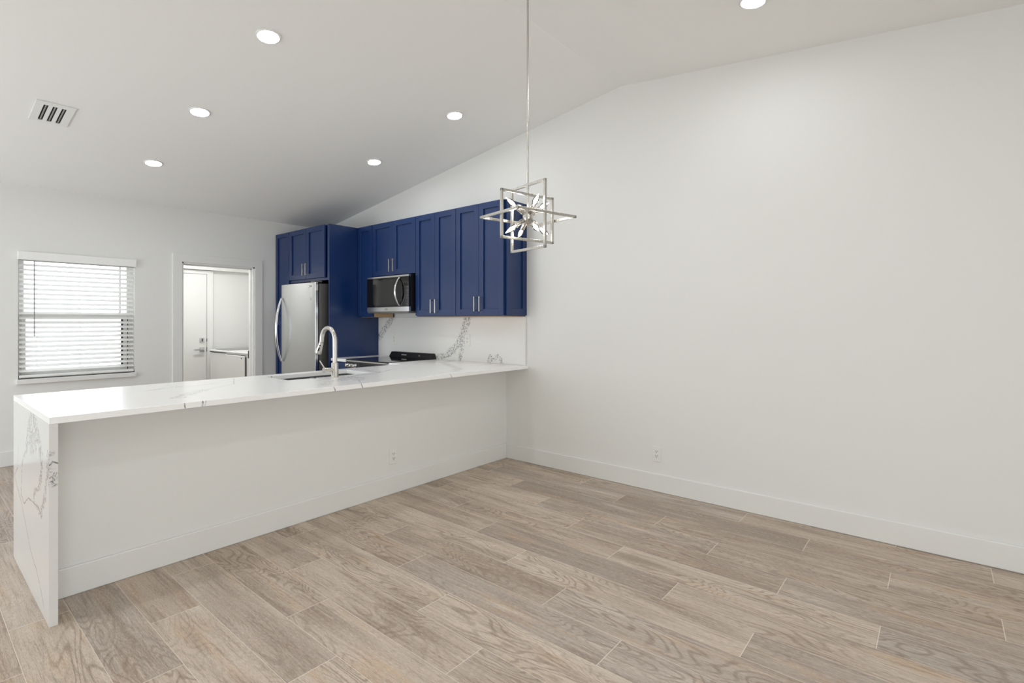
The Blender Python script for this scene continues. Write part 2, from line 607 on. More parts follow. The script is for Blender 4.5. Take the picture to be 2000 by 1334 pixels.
# door casing and jamb of the laundry doorway
cw = .092
tr = MB()
tr.plate([DX0 - cw, DX0, DX1, DX1 + cw], [0, DZ, DZ + cw], lambda u, v: not (DX0 < u < DX1 and v < DZ),
         lambda u, v, t: (u, t, v), YW - .018, YW)
trim = st(tr.build('trim_1', 'trim', bevel=.002))
jb = MB()
jb.box(DX0, DX0 + .016, YW - .006, YW + .126, 0, DZ).box(DX1 - .016, DX1, YW - .006, YW + .126, 0, DZ).box(DX0, DX1, YW - .006, YW + .126, DZ - .016, DZ)
jb.box(DX0 + .016, DX0 + .028, YW + .05, YW + .085, 0, DZ - .016).box(DX1 - .028, DX1 - .016, YW + .05, YW + .085, 0, DZ - .016).box(DX0 + .016, DX1 - .016, YW + .05, YW + .085, DZ - .028, DZ - .016)
jamb = st(jb.build('trim_2', 'trim'))
hg = MB()
hg.box(DX1 - .0185, DX1 - .016, YW + .087, YW + .124, .865, .955).cyl((DX1 - .020, YW + .127, .862), (DX1 - .020, YW + .127, .958), .006, 12)
hin = hg.build('hinge', 'steel_dark', jamb)

# window in the back wall
wf = MB()
yf0, yf1 = YW + .075, YW + .115
wf.plate([WX0, WX0 + .03, WX1 - .03, WX1], [WZ0, WZ0 + .03, WZ1 - .03, WZ1], lambda u, v: not (WX0 + .03 < u < WX1 - .03 and WZ0 + .03 < v < WZ1 - .03),
         lambda u, v, t: (u, t, v), yf0, yf1)
win = thing('window_1', 'white sash window', 'window', (1.18, YW + .1, WZ0))
del win['label']; del win['category']; st(win)
wf.build('window_frame', 'trim', win)
sx0, sx1, sz0, sz1 = WX0 + .03, WX1 - .03, WZ0 + .03, 1.415
sash = MB()
sash.plate([sx0, sx0 + .03, sx1 - .075, sx1], [sz0, sz0 + .04, 1.362, sz1],
           lambda u, v: not (sx0 + .03 < u < sx1 - .075 and sz0 + .04 < v < 1.362), lambda u, v, t: (u, t, v), YW + .062, YW + .092)
sash.build('lower_sash', 'trim', win)
MB().box(sx1 - .077, sx1 - .060, YW + .058, YW + .062, sz0 + .04, 1.362).box(sx0 + .03, sx1 - .07, YW + .058, YW + .062, 1.358, 1.364).build('seal', 'seal', win)
MB().box(sx1 - .022, sx1 - .016, YW + .058, YW + .062, sz0, 1.38).build('seal', 'seal', win)
usash = MB()
usash.plate([sx0, sx0 + .02, sx1 - .085, sx1 - .07, sx1 - .02, sx1], [1.385, 1.415, WZ1 - .05, WZ1 - .03],
            lambda u, v: not ((sx0 + .02 < u < sx1 - .085 or sx1 - .07 < u < sx1 - .02) and 1.415 < v < WZ1 - .05), lambda u, v, t: (u, t, v), YW + .095, YW + .115)
usash.build('upper_sash', 'trim', win)
MB().box(sx0, sx1, YW + .077, YW + .080, sz0, 1.385).box(sx0, sx1, YW + .103, YW + .106, 1.39, WZ1 - .03).build('glass_pane', 'glass', win)
MB().box(WX0 - .014, WX1 + .006, YW - .03, YW + .062, WZ0 - .044, WZ0 - .0).build('window_sill', 'trim', win, bevel=.004)

# ------------------------------------------------------------------ blind
bl = thing('window_blind', 'white horizontal slat blind in the window of the back wall', 'blind', (1.18, YW + .02, WZ0 + .02))
BX0, BX1 = WX0 + .004, WX1 - .004
vl = MB().box(BX0 - .008, BX1 + .012, YW - .03, YW - .012, 1.905, 1.982)
vl.box(BX0 - .008, BX0 - .002, YW - .012, YW + .0, 1.905, 1.982)
vl.build('valance', 'blind', bl, bevel=.003)
MB().box(BX0 + .004, BX1 - .004, YW + .002, YW + .045, 1.925, 1.968).build('headrail', 'blind', bl)
sp = .0452
tilt = math.radians(29)
nsl = 24
for i in range(nsl):
    z = 1.905 - i * sp
    hw = .0235
    dy = hw * math.cos(tilt); dz = hw * math.sin(tilt)
    b = MB(); yc = YW + .022
    # room edge lower than the window edge, slightly crowned
    pts = [(yc - dy, z - dz), (yc, z + .0022), (yc + dy, z + dz)]
    V = []
    for x in (BX0 + .004, BX1 - .004):
        for (y, zz) in pts:
            V += [(x, y, zz), (x, y, zz + .0028)]
    b._add(V, [(0, 1, 3, 2), (2, 3, 5, 4), (6, 8, 9, 7), (8, 10, 11, 9), (0, 2, 8, 6), (2, 4, 10, 8), (1, 7, 9, 3), (3, 9, 11, 5), (0, 6, 7, 1), (4, 5, 11, 10)])
    b.build('slat', 'blind', bl)
MB().box(BX0 + .004, BX1 - .004, YW - .004, YW + .046, .803, .826).build('bottom_rail', 'blind', bl, bevel=.004)
for x in (.855, 1.18, 1.50):
    MB().cyl((x, YW - .003, .826), (x, YW - .003, 1.925), .0011, 6).cyl((x, YW + .046, .826), (x, YW + .046, 1.925), .0011, 6).build('ladder_cord', 'blind', bl)
MB().cyl((.838, YW - .016, 1.19), (.838, YW - .014, 1.925), .0042, 8).build('tilt_wand', 'grey', bl)

# ------------------------------------------------------------------ laundry: door, washer, dryer
dr = thing('door_2', '', '', (2.5, LY1, 0))
del dr['label']; del dr['category']; st(dr)
DL, DR, DT = 2.10, 2.927, 2.012
MB().box(DL, DR, LY1 - .035, LY1 - .002, .01, DT).build('door_leaf', 'trim', dr, bevel=.002)
MB().plate([DL - .075, DL - .004, DR + .004, DR + .085], [0, DT + .004, 2.07], lambda u, v: not (DL - .004 < u < DR + .004 and v < DT + .004),
           lambda u, v, t: (u, t, v), LY1 - .045, LY1 - .001).build('door_casing', 'trim', dr, bevel=.002)
db = MB().box(2.833, 2.893, LY1 - .047, LY1 - .035, 1.025, 1.085).cyl((2.863, LY1 - .055, 1.055), (2.863, LY1 - .047, 1.055), .022, 16)
dbo = db.build('deadbolt', 'chrome', dr)
MB().box(2.859, 2.867, LY1 - .068, LY1 - .055, 1.035, 1.075).build('thumb_turn', 'blackp', dbo)
lv = MB().box(2.833, 2.893, LY1 - .047, LY1 - .035, .887, .947).cyl((2.863, LY1 - .08, .917), (2.863, LY1 - .047, .917), .012, 14).box(2.745, 2.875, LY1 - .092, LY1 - .078, .907, .927)
lv.build('lever_handle', 'chrome', dr, bevel=.001)
MB().box(DR - .001, DR + .004, LY1 - .046, LY1 - .03, .885, .95).box(DR - .001, DR + .004, LY1 - .046, LY1 - .03, 1.03, 1.075).build('strike_plate', 'seal', dr)


def machine(name, label, cat, y0, y1, dryer):
    t = thing(name, label, cat, (3.25, (y0 + y1) / 2, 0), 'laundry machines in the room beyond the doorway')
    xf = 2.945
    MB().box(xf, xf + .68, y0, y1, .02, .8915 if dryer else .885).build('cabinet', 'white', t, bevel=.012, seg=3)
    MB().box(xf - .012, xf + .6, y0 + .002, y1 - .002, .892, .918).build('top_panel', 'white', t, bevel=.01, seg=3)
    MB().hexa([(xf + .55, y0 + .004, .918), (xf + .66, y0 + .004, .918), (xf + .66, y1 - .004, .918), (xf + .55, y1 - .004, .918)],
              [(xf + .59, y0 + .004, 1.03), (xf + .66, y0 + .004, 1.03), (xf + .66, y1 - .004, 1.03), (xf + .59, y1 - .004, 1.03)]).build('control_console', 'white', t, bevel=.008)
    for k in (0, 1):
        yy = y0 + .15 + k * .32
        MB().cyl((xf + .548, yy, .975), (xf + .575, yy, .965), .026, 18).build('dial', 'plastic', t)
    if dryer:
        MB().box(xf - .022, xf - .001, y0 + .07, y1 - .02, .25, .872).build('door', 'white', t, bevel=.008, seg=3)
        MB().box(xf - .010, xf - .0008, y0 + .055, y0 + .068, .25, .86).box(xf - .004, xf - .0008, y0 + .055, y1 - .02, .873, .879).build('door_gap', 'dark', t)
        MB().cyl((xf - .026, y0 + .155, .838), (xf - .021, y0 + .155, .838), .009, 12).build('latch_button', 'blackp', t)
    else:
        MB().box(xf + .05, xf + .5, y0 + .06, y1 - .06, .9182, .928).build('lid', 'grey', t, bevel=.006)
        MB().box(xf - .006, xf + .02, y0 + .01, y1 - .01, .884, .893).build('lid_gap', 'dark', t)
    return t


machine('washing_machine', 'white top-loading washing machine, the farther of the two laundry machines', 'washing machine', 7.57, 8.14, False)
machine('clothes_dryer', 'white dryer with square front door and dark latch dot, nearest the doorway', 'dryer', 6.87, 7.56, True)

# ------------------------------------------------------------------ countertops and sink
SX0, SX1, SY0, SY1 = 1.79, 2.49, 3.53, 3.90
tb = [([(2.0, 3.24, CT), (2.1, 3.30, CT), (2.16, 3.37, CT)], .07, .55), ([(2.18, 3.39, CT), (2.22, 3.28, CT), (2.12, 3.17, CT)], .05, .6), ([(1.80, 3.10, CT), (1.95, 3.24, CT)], .05, .4),
      ([(1.00, 3.20, CT), (1.08, 3.31, CT), (1.20, 3.43, CT)], .055, .5), ([(1.0, 3.66, CT), (1.15, 3.735, CT), (1.24, 3.69, CT), (1.39, 3.75, CT)], .035, .35),
      ([(3.0, 3.10, CT), (3.2, 3.25, CT), (3.38, 3.57, CT), (3.57, 3.86, CT)], .05, .6), ([(3.56, 3.83, CT), (3.80, 3.95, CT)], .05, .5), ([(3.52, 3.33, CT), (3.82, 3.36, CT)], .035, .5),
      ([(2.55, 3.52, CT), (2.60, 3.80, CT), (2.52, 3.99, CT)], .04, .5)]
tl = [([(2.16, 3.37, CT), (2.31, 3.45, CT), (2.42, 3.45, CT), (2.59, 3.52, CT), (2.75, 3.62, CT)], .006, .8), ([(2.75, 3.62, CT), (3.0, 3.7, CT)], .005, .4),
      ([(1.20, 3.43, CT), (1.45, 3.60, CT), (1.59, 3.95, CT)], .005, .4), ([(.957, 3.65, CT), (1.077, 3.71, CT)], .005, .5),
      ([(.953, 2.966, CT), (.956, 2.966, .885)], .004, .75), ([(1.04, 2.966, CT), (1.037, 2.966, .885)], .006, .75), ([(1.055, 2.966, CT), (1.05, 2.966, .885)], .003, .9),
      ([(1.803, 2.966, CT), (1.812, 2.966, .885)], .005, .75), ([(2.005, 2.966, CT), (2.018, 2.966, .885)], .005, .75), ([(2.82, 2.966, CT), (2.845, 2.966, .885)], .004, .5),
      ([(2.04, 3.02, CT), (2.12, 3.17, CT)], .005, .5), ([(1.845, SY1, CT), (1.84, SY1, .884)], .005, .8), ([(.50, 3.49, CT), (.62, 3.56, CT)], .004, .3), ([(2.82, 3.09, CT), (3.05, 3.11, CT)], .005, .5)]
M['quartz_top'] = quartz('veined quartz top', tb, tl, base=(247, 247, 246), rough=.22)
ct = thing('countertop', 'white veined quartz bar top with a waterfall end reaching the floor', 'countertop', (2.1, 3.4, 0))
XR = 3.17
RG0, RG1 = 4.215, 4.975
us = [XL, SX0, SX1, XR, XW - .001]
vs = [YC, SY0, SY1, YB, RG0 - .003]


def ins_top(u, v):
    if SX0 < u < SX1 and SY0 < v < SY1:
        return False
    return v < YB or u > XR


MB().plate(us, vs, ins_top, lambda u, v, t: (u, v, t), CT - .03, CT).build('top_slab', 'quartz_top', ct, bevel=.0015)
X_ = XL
lb = [([(X_, 3.44, .868), (X_, 3.496, .80), (X_, 3.555, .70)], .045, .8), ([(X_, 3.356, .869), (X_, 3.23, .795), (X_, 3.152, .718)], .05, .9), ([(X_, 3.40, .80), (X_, 3.45, .72), (X_, 3.30, .76)], .06, .75),
      ([(X_, 3.152, .718), (X_, 3.142, .658), (X_, 3.201, .567)], .03, 1.), ([(X_, 3.201, .567), (X_, 3.356, .497), (X_, 3.33, .466), (X_, 3.176, .448)], .022, 1.),
      ([(X_, 3.167, .45), (X_, 3.06, .55), (X_, 3.012, .66)], .032, 1.), ([(X_, 3.012, .66), (X_, 2.985, .745)], .035, .8),
      ([(X_, 3.555, .70), (X_, 3.60, .66), (X_, 3.71, .583), (X_, 3.742, .413)], .018, .9), ([(X_ + .01, 2.966, .66), (X_ + .005, 2.966, .63)], .035, .9)]
ll = [([(X_, 3.742, .413), (X_, 3.646, .384), (X_, 3.508, .445), (X_, 3.251, .461), (X_, 3.167, .45)], .005, .6),
      ([(X_, 3.983, .469), (X_, 3.742, .373), (X_, 3.615, .302), (X_, 3.439, .194), (X_, 3.303, .16), (X_, 3.201, .12), (X_, 3.09, .044)], .005, .6),
      ([(X_, 3.842, .648), (X_, 3.863, .534), (X_, 3.983, .469)], .005, .5),
      ([(.428, 2.966, .707), (.444, 2.966, .721), (.459, 2.966, .711)], .005, .9), ([(X_, 2.97, .735), (X_, 3.0, .69)], .006, .7)]
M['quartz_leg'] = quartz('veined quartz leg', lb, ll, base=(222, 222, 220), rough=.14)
MB().box(XL, XL + .03, YC, YB, 0, CT - .0302).build('waterfall_end', 'quartz_leg', ct)
# small strip of worktop between the range and the tall panel
sl = MB().box(XR, XW - .001, RG1 + .003, YG - .001, CT - .03, CT).build('worktop_strip', 'quartz_top', None, (3.5, 5.12, CT - .03), bevel=.0015)
sl.name = 'worktop'
tag(sl, 'short white worktop piece between the cooktop and the tall navy panel', 'countertop')

# backsplash slab
BS = XW - .02
bb_ = [([(BS, 5.27, 1.12), (BS, 5.137, 1.25), (BS, 4.99, 1.38)], .055, 1.), ([(BS, 4.22, .93), (BS, 4.08, .955), (BS, 3.994, 1.0)], .045, 1.),
       ([(BS, 3.994, 1.0), (BS, 3.90, 1.06), (BS, 3.85, 1.14)], .05, 1.), ([(BS, 3.85, 1.14), (BS, 3.80, 1.22), (BS, 3.745, 1.37)], .06, 1.),
       ([(BS, 3.80, 1.22), (BS, 3.815, 1.10), (BS, 3.845, .99), (BS, 3.86, .93)], .038, 1.), ([(BS, 3.442, .93), (BS, 3.43, .97)], .04, 1.), ([(BS, 3.40, .945), (BS, 3.353, .985), (BS, 3.30, .965), (BS, 3.27, .93)], .03, 1.)]
bl_ = [([(BS, 4.15, .925), (BS, 3.99, .965), (BS, 3.88, 1.07)], .004, .8), ([(BS, 3.74, 1.37), (BS, 3.62, 1.375)], .004, .4)]
M['quartz_splash'] = quartz('veined quartz splash', bb_, bl_, base=(228, 228, 225), rough=.16)
bs = MB().box(BS, XW - .0005, 2.985, YG - .001, CT + .0005, ZCB - .002).build('backsplash', 'quartz_splash', None, (BS, 4.1, CT), bevel=.001)
tag(bs, 'white quartz backsplash with grey crackled veins under the navy wall cabinets', 'backsplash')

# sink
sk = thing('kitchen_sink', 'stainless steel undermount sink set in the bar top', 'sink', (2.14, 3.71, CT - .03))
zt = CT - .0305
s_ = MB()
s_.plate([SX0 - .02, SX0 - .004, SX1 + .004, SX1 + .02], [SY0 - .02, SY0 - .004, SY1 + .004, SY1 + .02], lambda u, v: not (SX0 - .004 < u < SX1 + .004 and SY0 - .004 < v < SY1 + .004),
         lambda u, v, t: (u, v, t), zt - .002, zt)
s_.box(SX0 - .006, SX0 - .004, SY0 - .006, SY1 + .006, zt - .22, zt).box(SX1 + .004, SX1 + .006, SY0 - .006, SY1 + .006, zt - .22, zt)
s_.box(SX0 - .006, SX1 + .006, SY0 - .006, SY0 - .004, zt - .22, zt).box(SX0 - .006, SX1 + .006, SY1 + .004, SY1 + .006, zt - .22, zt)
s_.box(SX0 - .006, SX1 + .006, SY0 - .006, SY1 + .006, zt - .222, zt - .22)
s_.build('bowl', 'steel', sk)
MB().lathe([(0, .003), (.03, .003), (.045, .006), (.045, 0)], (2.14, 3.74, zt - .22)).build('drain', 'chrome', sk)

# faucet
fx, fy = 2.113, 3.462
fc = thing('faucet', 'brushed nickel pull-down gooseneck faucet standing behind the sink', 'faucet', (fx, fy, CT))
MB().lathe([(0, 0), (.028, 0), (.028, .004), (.0255, .006), (.0255, .105), (.019, .112), (0, .112)], (fx, fy, CT)).build('base_body', 'nickel', fc)
R = .092
path = [(fx, fy, CT + .10), (fx, fy, CT + .18), (fx, fy, CT + .275)]
for k in range(1, 17):
    a = math.pi * k / 16 * .96
    path.append((fx, fy + R - R * math.cos(a), CT + .275 + R * math.sin(a)))
path.append((fx, path[-1][1] + .004, path[-1][2] - .03))
MB().tube(path, .0165, 18).build('spout', 'nickel', fc)
e = Vector(path[-1]); dd = (e - Vector(path[-2])).normalized(); dd = (dd + Vector((-.12, .25, 0))).normalized()
hd = MB().lathe([(0, 0), (.0165, 0), (.0175, .004), (.019, .03), (.026, .088), (.024, .095), (0, .095)], e + dd * .001, dd)
hdo = hd.build('spray_head', 'nickel', fc)
side = Vector((-.64, -.77, 0))
bt = MB()
c1 = e + dd * .028 + side * .018; bt.lathe([(0, .004), (.006, .004), (.006, -.004)], c1, side, 12)
c2 = e + dd * .058 + side * .0225
bt.bar(c2 - dd * .014, c2 + dd * .014, .011, .008, side)
bt.build('spray_button', 'blackp', hdo)
MB().cyl((fx - .02, fy, CT + .058), (fx - .072, fy, CT + .058), .017, 18).cyl((fx - .074, fy, CT + .058), (fx - .092, fy, CT + .058), .0195, 18).build('valve_body', 'nickel', fc)
MB().tube([(fx - .082, fy + .004, CT + .072), (fx - .092, fy + .02, CT + .10), (fx - .102, fy + .036, CT + .128)], [.0055, .005, .0055], 10).build('lever', 'nickel', fc)
ab = MB().lathe([(0, .006), (.017, .006), (.019, .004), (.022, .004), (.022, 0)], (1.955, 3.495, CT)).build('disposal_button', 'chrome', None, (1.955, 3.495, CT))
# shift mesh is already local; tag it
tag(ab, 'small round chrome push button on the bar top left of the faucet', 'button')

# ------------------------------------------------------------------ cabinets
def handle(y, z0, z1, x, door, horiz=False):
    b = MB().box(x - .034, x - .025, y - .0055, y + .0055, z0, z1)
    b.box(x - .026, x, y - .0045, y + .0045, z0 + .004, z0 + .015).box(x - .026, x, y - .0045, y + .0045, z1 - .015, z1 - .004)
    return b.build('handle', 'nickel', door, bevel=.001)


def shaker(mb, a0, a1, z0, z1, t=.02, rail=.058, rec=.013):
    """panel in local (a, depth, z): depth 0 is the front face"""
    mb.box(a0, a1, rec, t, z0, z1)
    mb.box(a0, a0 + rail, 0, rec + .0001, z0, z1).box(a1 - rail, a1, 0, rec + .0001, z0, z1)
    mb.box(a0 + rail, a1 - rail, 0, rec + .0001, z0, z0 + rail).box(a0 + rail, a1 - rail, 0, rec + .0001, z1 - rail, z1)
    return mb


def door_x(y0, y1, z0, z1, xf, parent, name='door', rail=.058):
    m = MB(lambda a, d, z: (xf + d, a, z))
    shaker(m, y0, y1, z0, z1, rail=rail)
    return m.build(name, 'blue', parent, bevel=.0012)


g = .0015
cabs = 'navy shaker wall cabinets'


def wall_cab(label, y0, y1, z0, doors, xfront=XCAB, xback=XW, group=cabs, hz=None, name='wall_cabinet', raw=True, zdoor=None):
    t = thing(name, label, 'cabinet', ((xfront + xback) / 2, (y0 + y1) / 2, z0), group)
    MB().box(xfront + .0205, xback - .001, y0 + g * .5, y1 - g * .5, z0 + .0035, ZT - .001).build('cabinet_body', 'blue', t)
    if raw:
        MB().box(xfront + .045, xback - .002, y0 + .004, y1 - .004, z0, z0 + .0034).build('underside', 'raw', t)
    zd = z0 + .012 if zdoor is None else zdoor
    n = len(doors)
    for (a, b, hy) in doors:
        d = door_x(a, b, zd, ZT, xfront, t)
        if hy is not None:
            hz0, hz1 = hz
            handle(hy, hz0, hz1, xfront, d)
    return t


# from the tall panel towards the camera
wall_cab('narrow navy wall cabinet in the corner left of the microwave, no handle', 4.985, YG - .002, ZCB, [(4.99, YG - .006, None)], group=None).name
bpy.data.objects['wall_cabinet'].children
lc = bpy.data.objects['wall_cabinet']
MB().box(XCAB + .03, XW - .021, 4.9815, 4.985, ZCB, 1.84).build('side_panel', 'raw', lc)
wall_cab('short two-door navy wall cabinet directly above the microwave', 4.222, 4.98, 1.836, [(4.602, 4.978, 4.635), (4.224, 4.599, 4.567)], hz=(1.876, 2.016), raw=False, zdoor=1.84)
wall_cab('tall two-door navy wall cabinet immediately right of the microwave', 3.616, 4.219, ZCB, [(3.919, 4.217, 3.950), (3.618, 3.916, 3.885)], hz=(1.412, 1.552))
ec = wall_cab('two-door navy wall cabinet with shaker end panel behind the chandelier', 3.0, 3.613, ZCB, [(3.308, 3.611, 3.338), (3.004, 3.305, 3.273)], hz=(1.424, 1.564))
m = MB(lambda a, d, z: (a, 2.98 + d, z))
shaker(m, XCAB + .03, XW - .002, ZCB + .012, ZT, t=.0195, rail=.06)
m.build('end_panel', 'blue', ec, bevel=.0012)

# tall refrigerator panel
gp = MB().box(XG, XW - .001, YG, YG + .02, 0, ZT).build('end_panel', 'blue', None, (3.49, YG, 0), bevel=.0015)
tag(gp, 'tall plain navy panel reaching the floor on the near side of the refrigerator', 'panel')
fcab = thing('wall_cabinet', 'two-door navy cabinet mounted above the refrigerator', 'cabinet', (3.49, 5.73, 1.80), cabs)
b = MB().box(XG + .021, XW - .001, YG + .021, 6.168, 1.825, ZT - .001)
b.box(XG + .004, XG + .021, YG + .021, YG + .045, 1.80, ZT - .001)
b.box(XG + .004, XG + .03, YG + .045, 6.168, 1.80, 1.829)
b.build('cabinet_body', 'blue', fcab)
d1 = door_x(5.353, 5.757, 1.832, ZT, XG - .016, fcab); handle(5.726, 1.872, 2.014, XG - .016, d1)
d2 = door_x(5.760, 6.164, 1.832, ZT, XG - .016, fcab); handle(5.796, 1.872, 2.014, XG - .016, d2)
pc = thing('pantry_cabinet', 'tall narrow navy pantry cabinet between the refrigerator and the back wall', 'cabinet', (3.49, 6.35, 0))
MB().box(XG + .005, XW - .001, 6.17, YW - .001, 0.0, ZT).build('cabinet_body', 'blue', pc)
door_x(6.173, 6.515, 1.335, ZT, XG - .016, pc, rail=.05); door_x(6.173, 6.515, .10, 1.330, XG - .016, pc, rail=.05)

# base cabinets along the right wall and behind the bar
fb = thing('base_cabinet', 'narrow navy base cabinet under the worktop piece beside the tall panel', 'cabinet', (3.5, 5.12, 0))
MB().box(XR + .03, XW - .001, RG1 + .004, YG - .001, .10, CT - .031).box(XR + .09, XW - .001, RG1 + .004, YG - .001, 0, .10).build('cabinet_body', 'blue', fb)
door_x(RG1 + .006, YG - .003, .105, .868, XR + .009, fb)
pb = thing('base_cabinet', 'navy base cabinets under the bar top on the kitchen side', 'cabinet', (2.0, 3.65, 0))
# body stays clear of the sink bowl
pbm = MB()
pbm.box(XL + .031, SX0 - .03, YP + .121, YB - .04, .10, CT - .031).box(SX1 + .03, XW - .001, YP + .121, YB - .04, .10, CT - .031)
pbm.box(SX0 - .03, SX1 + .03, YP + .121, YB - .04, .10, .60)
pbm.box(SX0 - .03, SX1 + .03, YB - .06, YB - .04, .60, CT - .031)
pbm.box(XL + .031, XW - .001, YP + .121, YB - .10, 0, .10)
pbm.box(XR + .09, XW - .001, YB - .04, RG0 - .004, 0, .10).box(XR + .03, XW - .001, YB - .04, RG0 - .004, .10, CT - .031)
pbm.build('cabinet_body', 'blue', pb)
nd = 6
wd = (XR - XL - .04) / nd
for k in range(nd):
    m = MB(lambda a, d, z: (a, YB - .019 - d, z))
    shaker(m, XL + .034 + k * wd, XL + .034 + (k + 1) * wd - .003, .105, .868)
    dd_ = m.build('door', 'blue', pb, bevel=.0012)
    hx = XL + .034 + (k + (1 if k % 2 == 0 else 0)) * wd + (-.04 if k % 2 == 0 else .04)
    MB().box(hx - .0055, hx + .0055, YB + .006, YB + .015, .70, .84).box(hx - .0045, hx + .0045, YB - .019, YB + .007, .705, .715).box(hx - .0045, hx + .0045, YB - .019, YB + .007, .825, .835).build('handle', 'nickel', dd_)

# ------------------------------------------------------------------ refrigerator
fr = thing('refrigerator', 'stainless steel bottom-freezer refrigerator with a bowed door handle', 'refrigerator', (3.4, 5.76, 0))
FY0, FY1, FX = 5.363, 6.152, 3.02
MB().box(3.082, 3.79, FY0 + .003, FY1 - .003, .03, 1.758).build('body', 'steel_dark', fr, bevel=.004)
MB().box(3.066, 3.083, FY0 + .012, FY1 - .012, .06, 1.752).build('gasket', 'blackp', fr)


def fridge_door(z0, z1, name):
    V = []; n = 12; F = []
    ys = [FY0 + (FY1 - FY0) * k / n for k in range(n + 1)]
    for y in ys:
        u = (y - FY0) / (FY1 - FY0) * 2 - 1
        xf = FX + .010 * u * u
        V += [(xf, y, z0), (xf, y, z1), (3.066, y, z1), (3.066, y, z0)]
    for k in range(n):
        a = k * 4; b_ = a + 4
        for q in range(4):
            F.append((a + q, b_ + q, b_ + (q + 1) % 4, a + (q + 1) % 4))
    F += [(0, 1, 2, 3), (n * 4 + 3, n * 4 + 2, n * 4 + 1, n * 4)]
    b = MB(); b._add(V, F)
    o = b.build(name, 'steel', fr, bevel=.004)
    return o


fd = fridge_door(.695, 1.772, 'door')
fz = fridge_door(.06, .685, 'freezer_drawer')
hp = []
for k in range(21):
    u = k / 20.0
    z = .842 + (1.612 - .842) * u
    bow = math.sin(math.pi * u) ** .8
    hp.append((FX - .002 - .078 * bow, 6.128 - .02 * bow, z))
MB().tube(hp, [.010 + .004 * math.sin(math.pi * k / 20) for k in range(21)], 14).build('handle', 'chrome', fd)
hp = [(FX - .002 - .06 * math.sin(math.pi * k / 16) ** .8, 5.42 + .66 * k / 16, .62) for k in range(17)]
MB().tube(hp, .012, 14).build('handle', 'chrome', fz)
MB().box(3.03, 3.12, FY0 + .01, FY0 + .10, 1.7725, 1.788).build('hinge_cover', 'steel_dark', fr, bevel=.003)
RX = (math.radians(90), 0, math.radians(-90))
ring = MB().lathe([(.0145, 0), (.0145, .0008), (.0115, .0008), (.0115, 0), (.0145, 0)], (FX + .0052, 5.492, 1.728), (-1, 0, 0), 24)
ring.build('logo', 'printdk', fd)
text_obj('logo', 'LG', .026, 'printdk', fd, (FX + .0045, 5.452, 1.727), RX)
MB().cyl((FX + .006, 5.462, 1.585), (FX + .0045, 5.462, 1.585), .016, 18).build('sticker', 'print', fd)
MB().cyl((FX + .0065, 5.50, 1.585), (FX + .0045, 5.50, 1.585), .004, 10).build('screw_plug', 'seal', fd)
MB().cyl((FX + .0065, 5.50, .985), (FX + .0045, 5.50, .985), .004, 10).build('screw_plug', 'seal', fd)
MB().box(3.035, 3.062, FY0 - .0008, FY0 + .0002, 1.68, 1.745).build('rating_label', 'print', fd)

# ------------------------------------------------------------------ microwave
mw = thing('microwave', 'stainless and black glass over-the-range microwave under the short navy cabinet', 'microwave', (3.63, 4.6, 1.433))
MX, M0, M1, MZ0, MZ1 = 3.444, 4.242, 4.978, 1.433, 1.824
MB().box(MX + .03, XW - .022, M0, M1, MZ0 + .006, MZ1).build('body', 'blackp', mw, bevel=.002)
MB().box(MX + .005, XW - .025, M0 + .01, M1 - .01, MZ0 - .012, MZ0 + .006).build('vent_base', 'steel_dark', mw)
dm = MB().box(MX, MX + .03, 4.355, M1, MZ0 + .055, MZ1 - .022).build('door', 'black', mw, bevel=.002)
MB().box(MX - .0006, MX + .0002, 4.43, 4.865, MZ0 + .075, MZ1 - .045).build('viewing_window', 'greyscreen', dm)
MB().box(MX, MX + .03, M0, M1 - .0, MZ1 - .020, MZ1).build('top_vent_strip', 'steel', mw, bevel=.002)
bsx = MB().box(MX, MX + .03, M0, M1, MZ0 + .002, MZ0 + .053).build('bottom_strip', 'steel', mw, bevel=.002)
cp = MB().box(MX, MX + .03, M0, 4.352, MZ0 + .055, MZ1 - .022).build('control_panel', 'black', mw, bevel=.002)
MB().box(MX - .0005, MX + .0003, 4.27, 4.33, 1.735, 1.765).build('display', 'greyscreen', cp)
hp = []
for k in range(17):
    u = k / 16.0
    hp.append((MX - .002 - .058 * math.sin(math.pi * u) ** .8, 4.392, 1.497 + (1.795 - 1.497) * u))
MB().tube(hp, [.009 + .004 * math.sin(math.pi * k / 16) for k in range(17)], 12).build('handle', 'chrome', dm)
text_obj('logo', 'LG', .020, 'printdk', bsx, (MX - .0006, 4.61, MZ0 + .028), RX)
MB().lathe([(.009, 0), (.009, .0008), (.007, .0008), (.007, 0)], (MX + .0002, 4.635, MZ0 + .028), (-1, 0, 0), 18).build('logo', 'printdk', bsx)

# ------------------------------------------------------------------ range
rg = thing('range', 'stainless slide-in electric range with black glass cooktop and low rear vent', 'range', (3.5, 4.6, 0))
MB().box(XR + .03, 3.80, RG0 + .002, RG1 - .002, .03, .895).build('body', 'steel_dark', rg)
MB().box(XR, 3.735, RG0 + .001, RG1 - .001, .908, .919).build('cooktop', 'black', rg, bevel=.003)
MB().box(XR - .004, XR + .035, RG0 + .001, RG1 - .001, .893, .9075).build('front_trim', 'steel', rg, bevel=.002)
bk = MB()
bk.hexa([(3.735, RG0 + .002, .905), (XW - .022, RG0 + .002, .905), (XW - .022, RG1 - .002, .905), (3.735, RG1 - .002, .905)],
        [(3.762, RG0 + .025, .975), (XW - .022, RG0 + .025, .975), (XW - .022, RG1 - .025, .975), (3.762, RG1 - .025, .975)])
bko = bk.build('rear_guard', 'blackp', rg, bevel=.005)
RT = (math.radians(68), 0, math.radians(-90))
pm = MB()
for k_ in range(5):
    pm.box(3.7455, 3.7485, 4.655 + k_ * .018, 4.669 + k_ * .018, .940, .950)
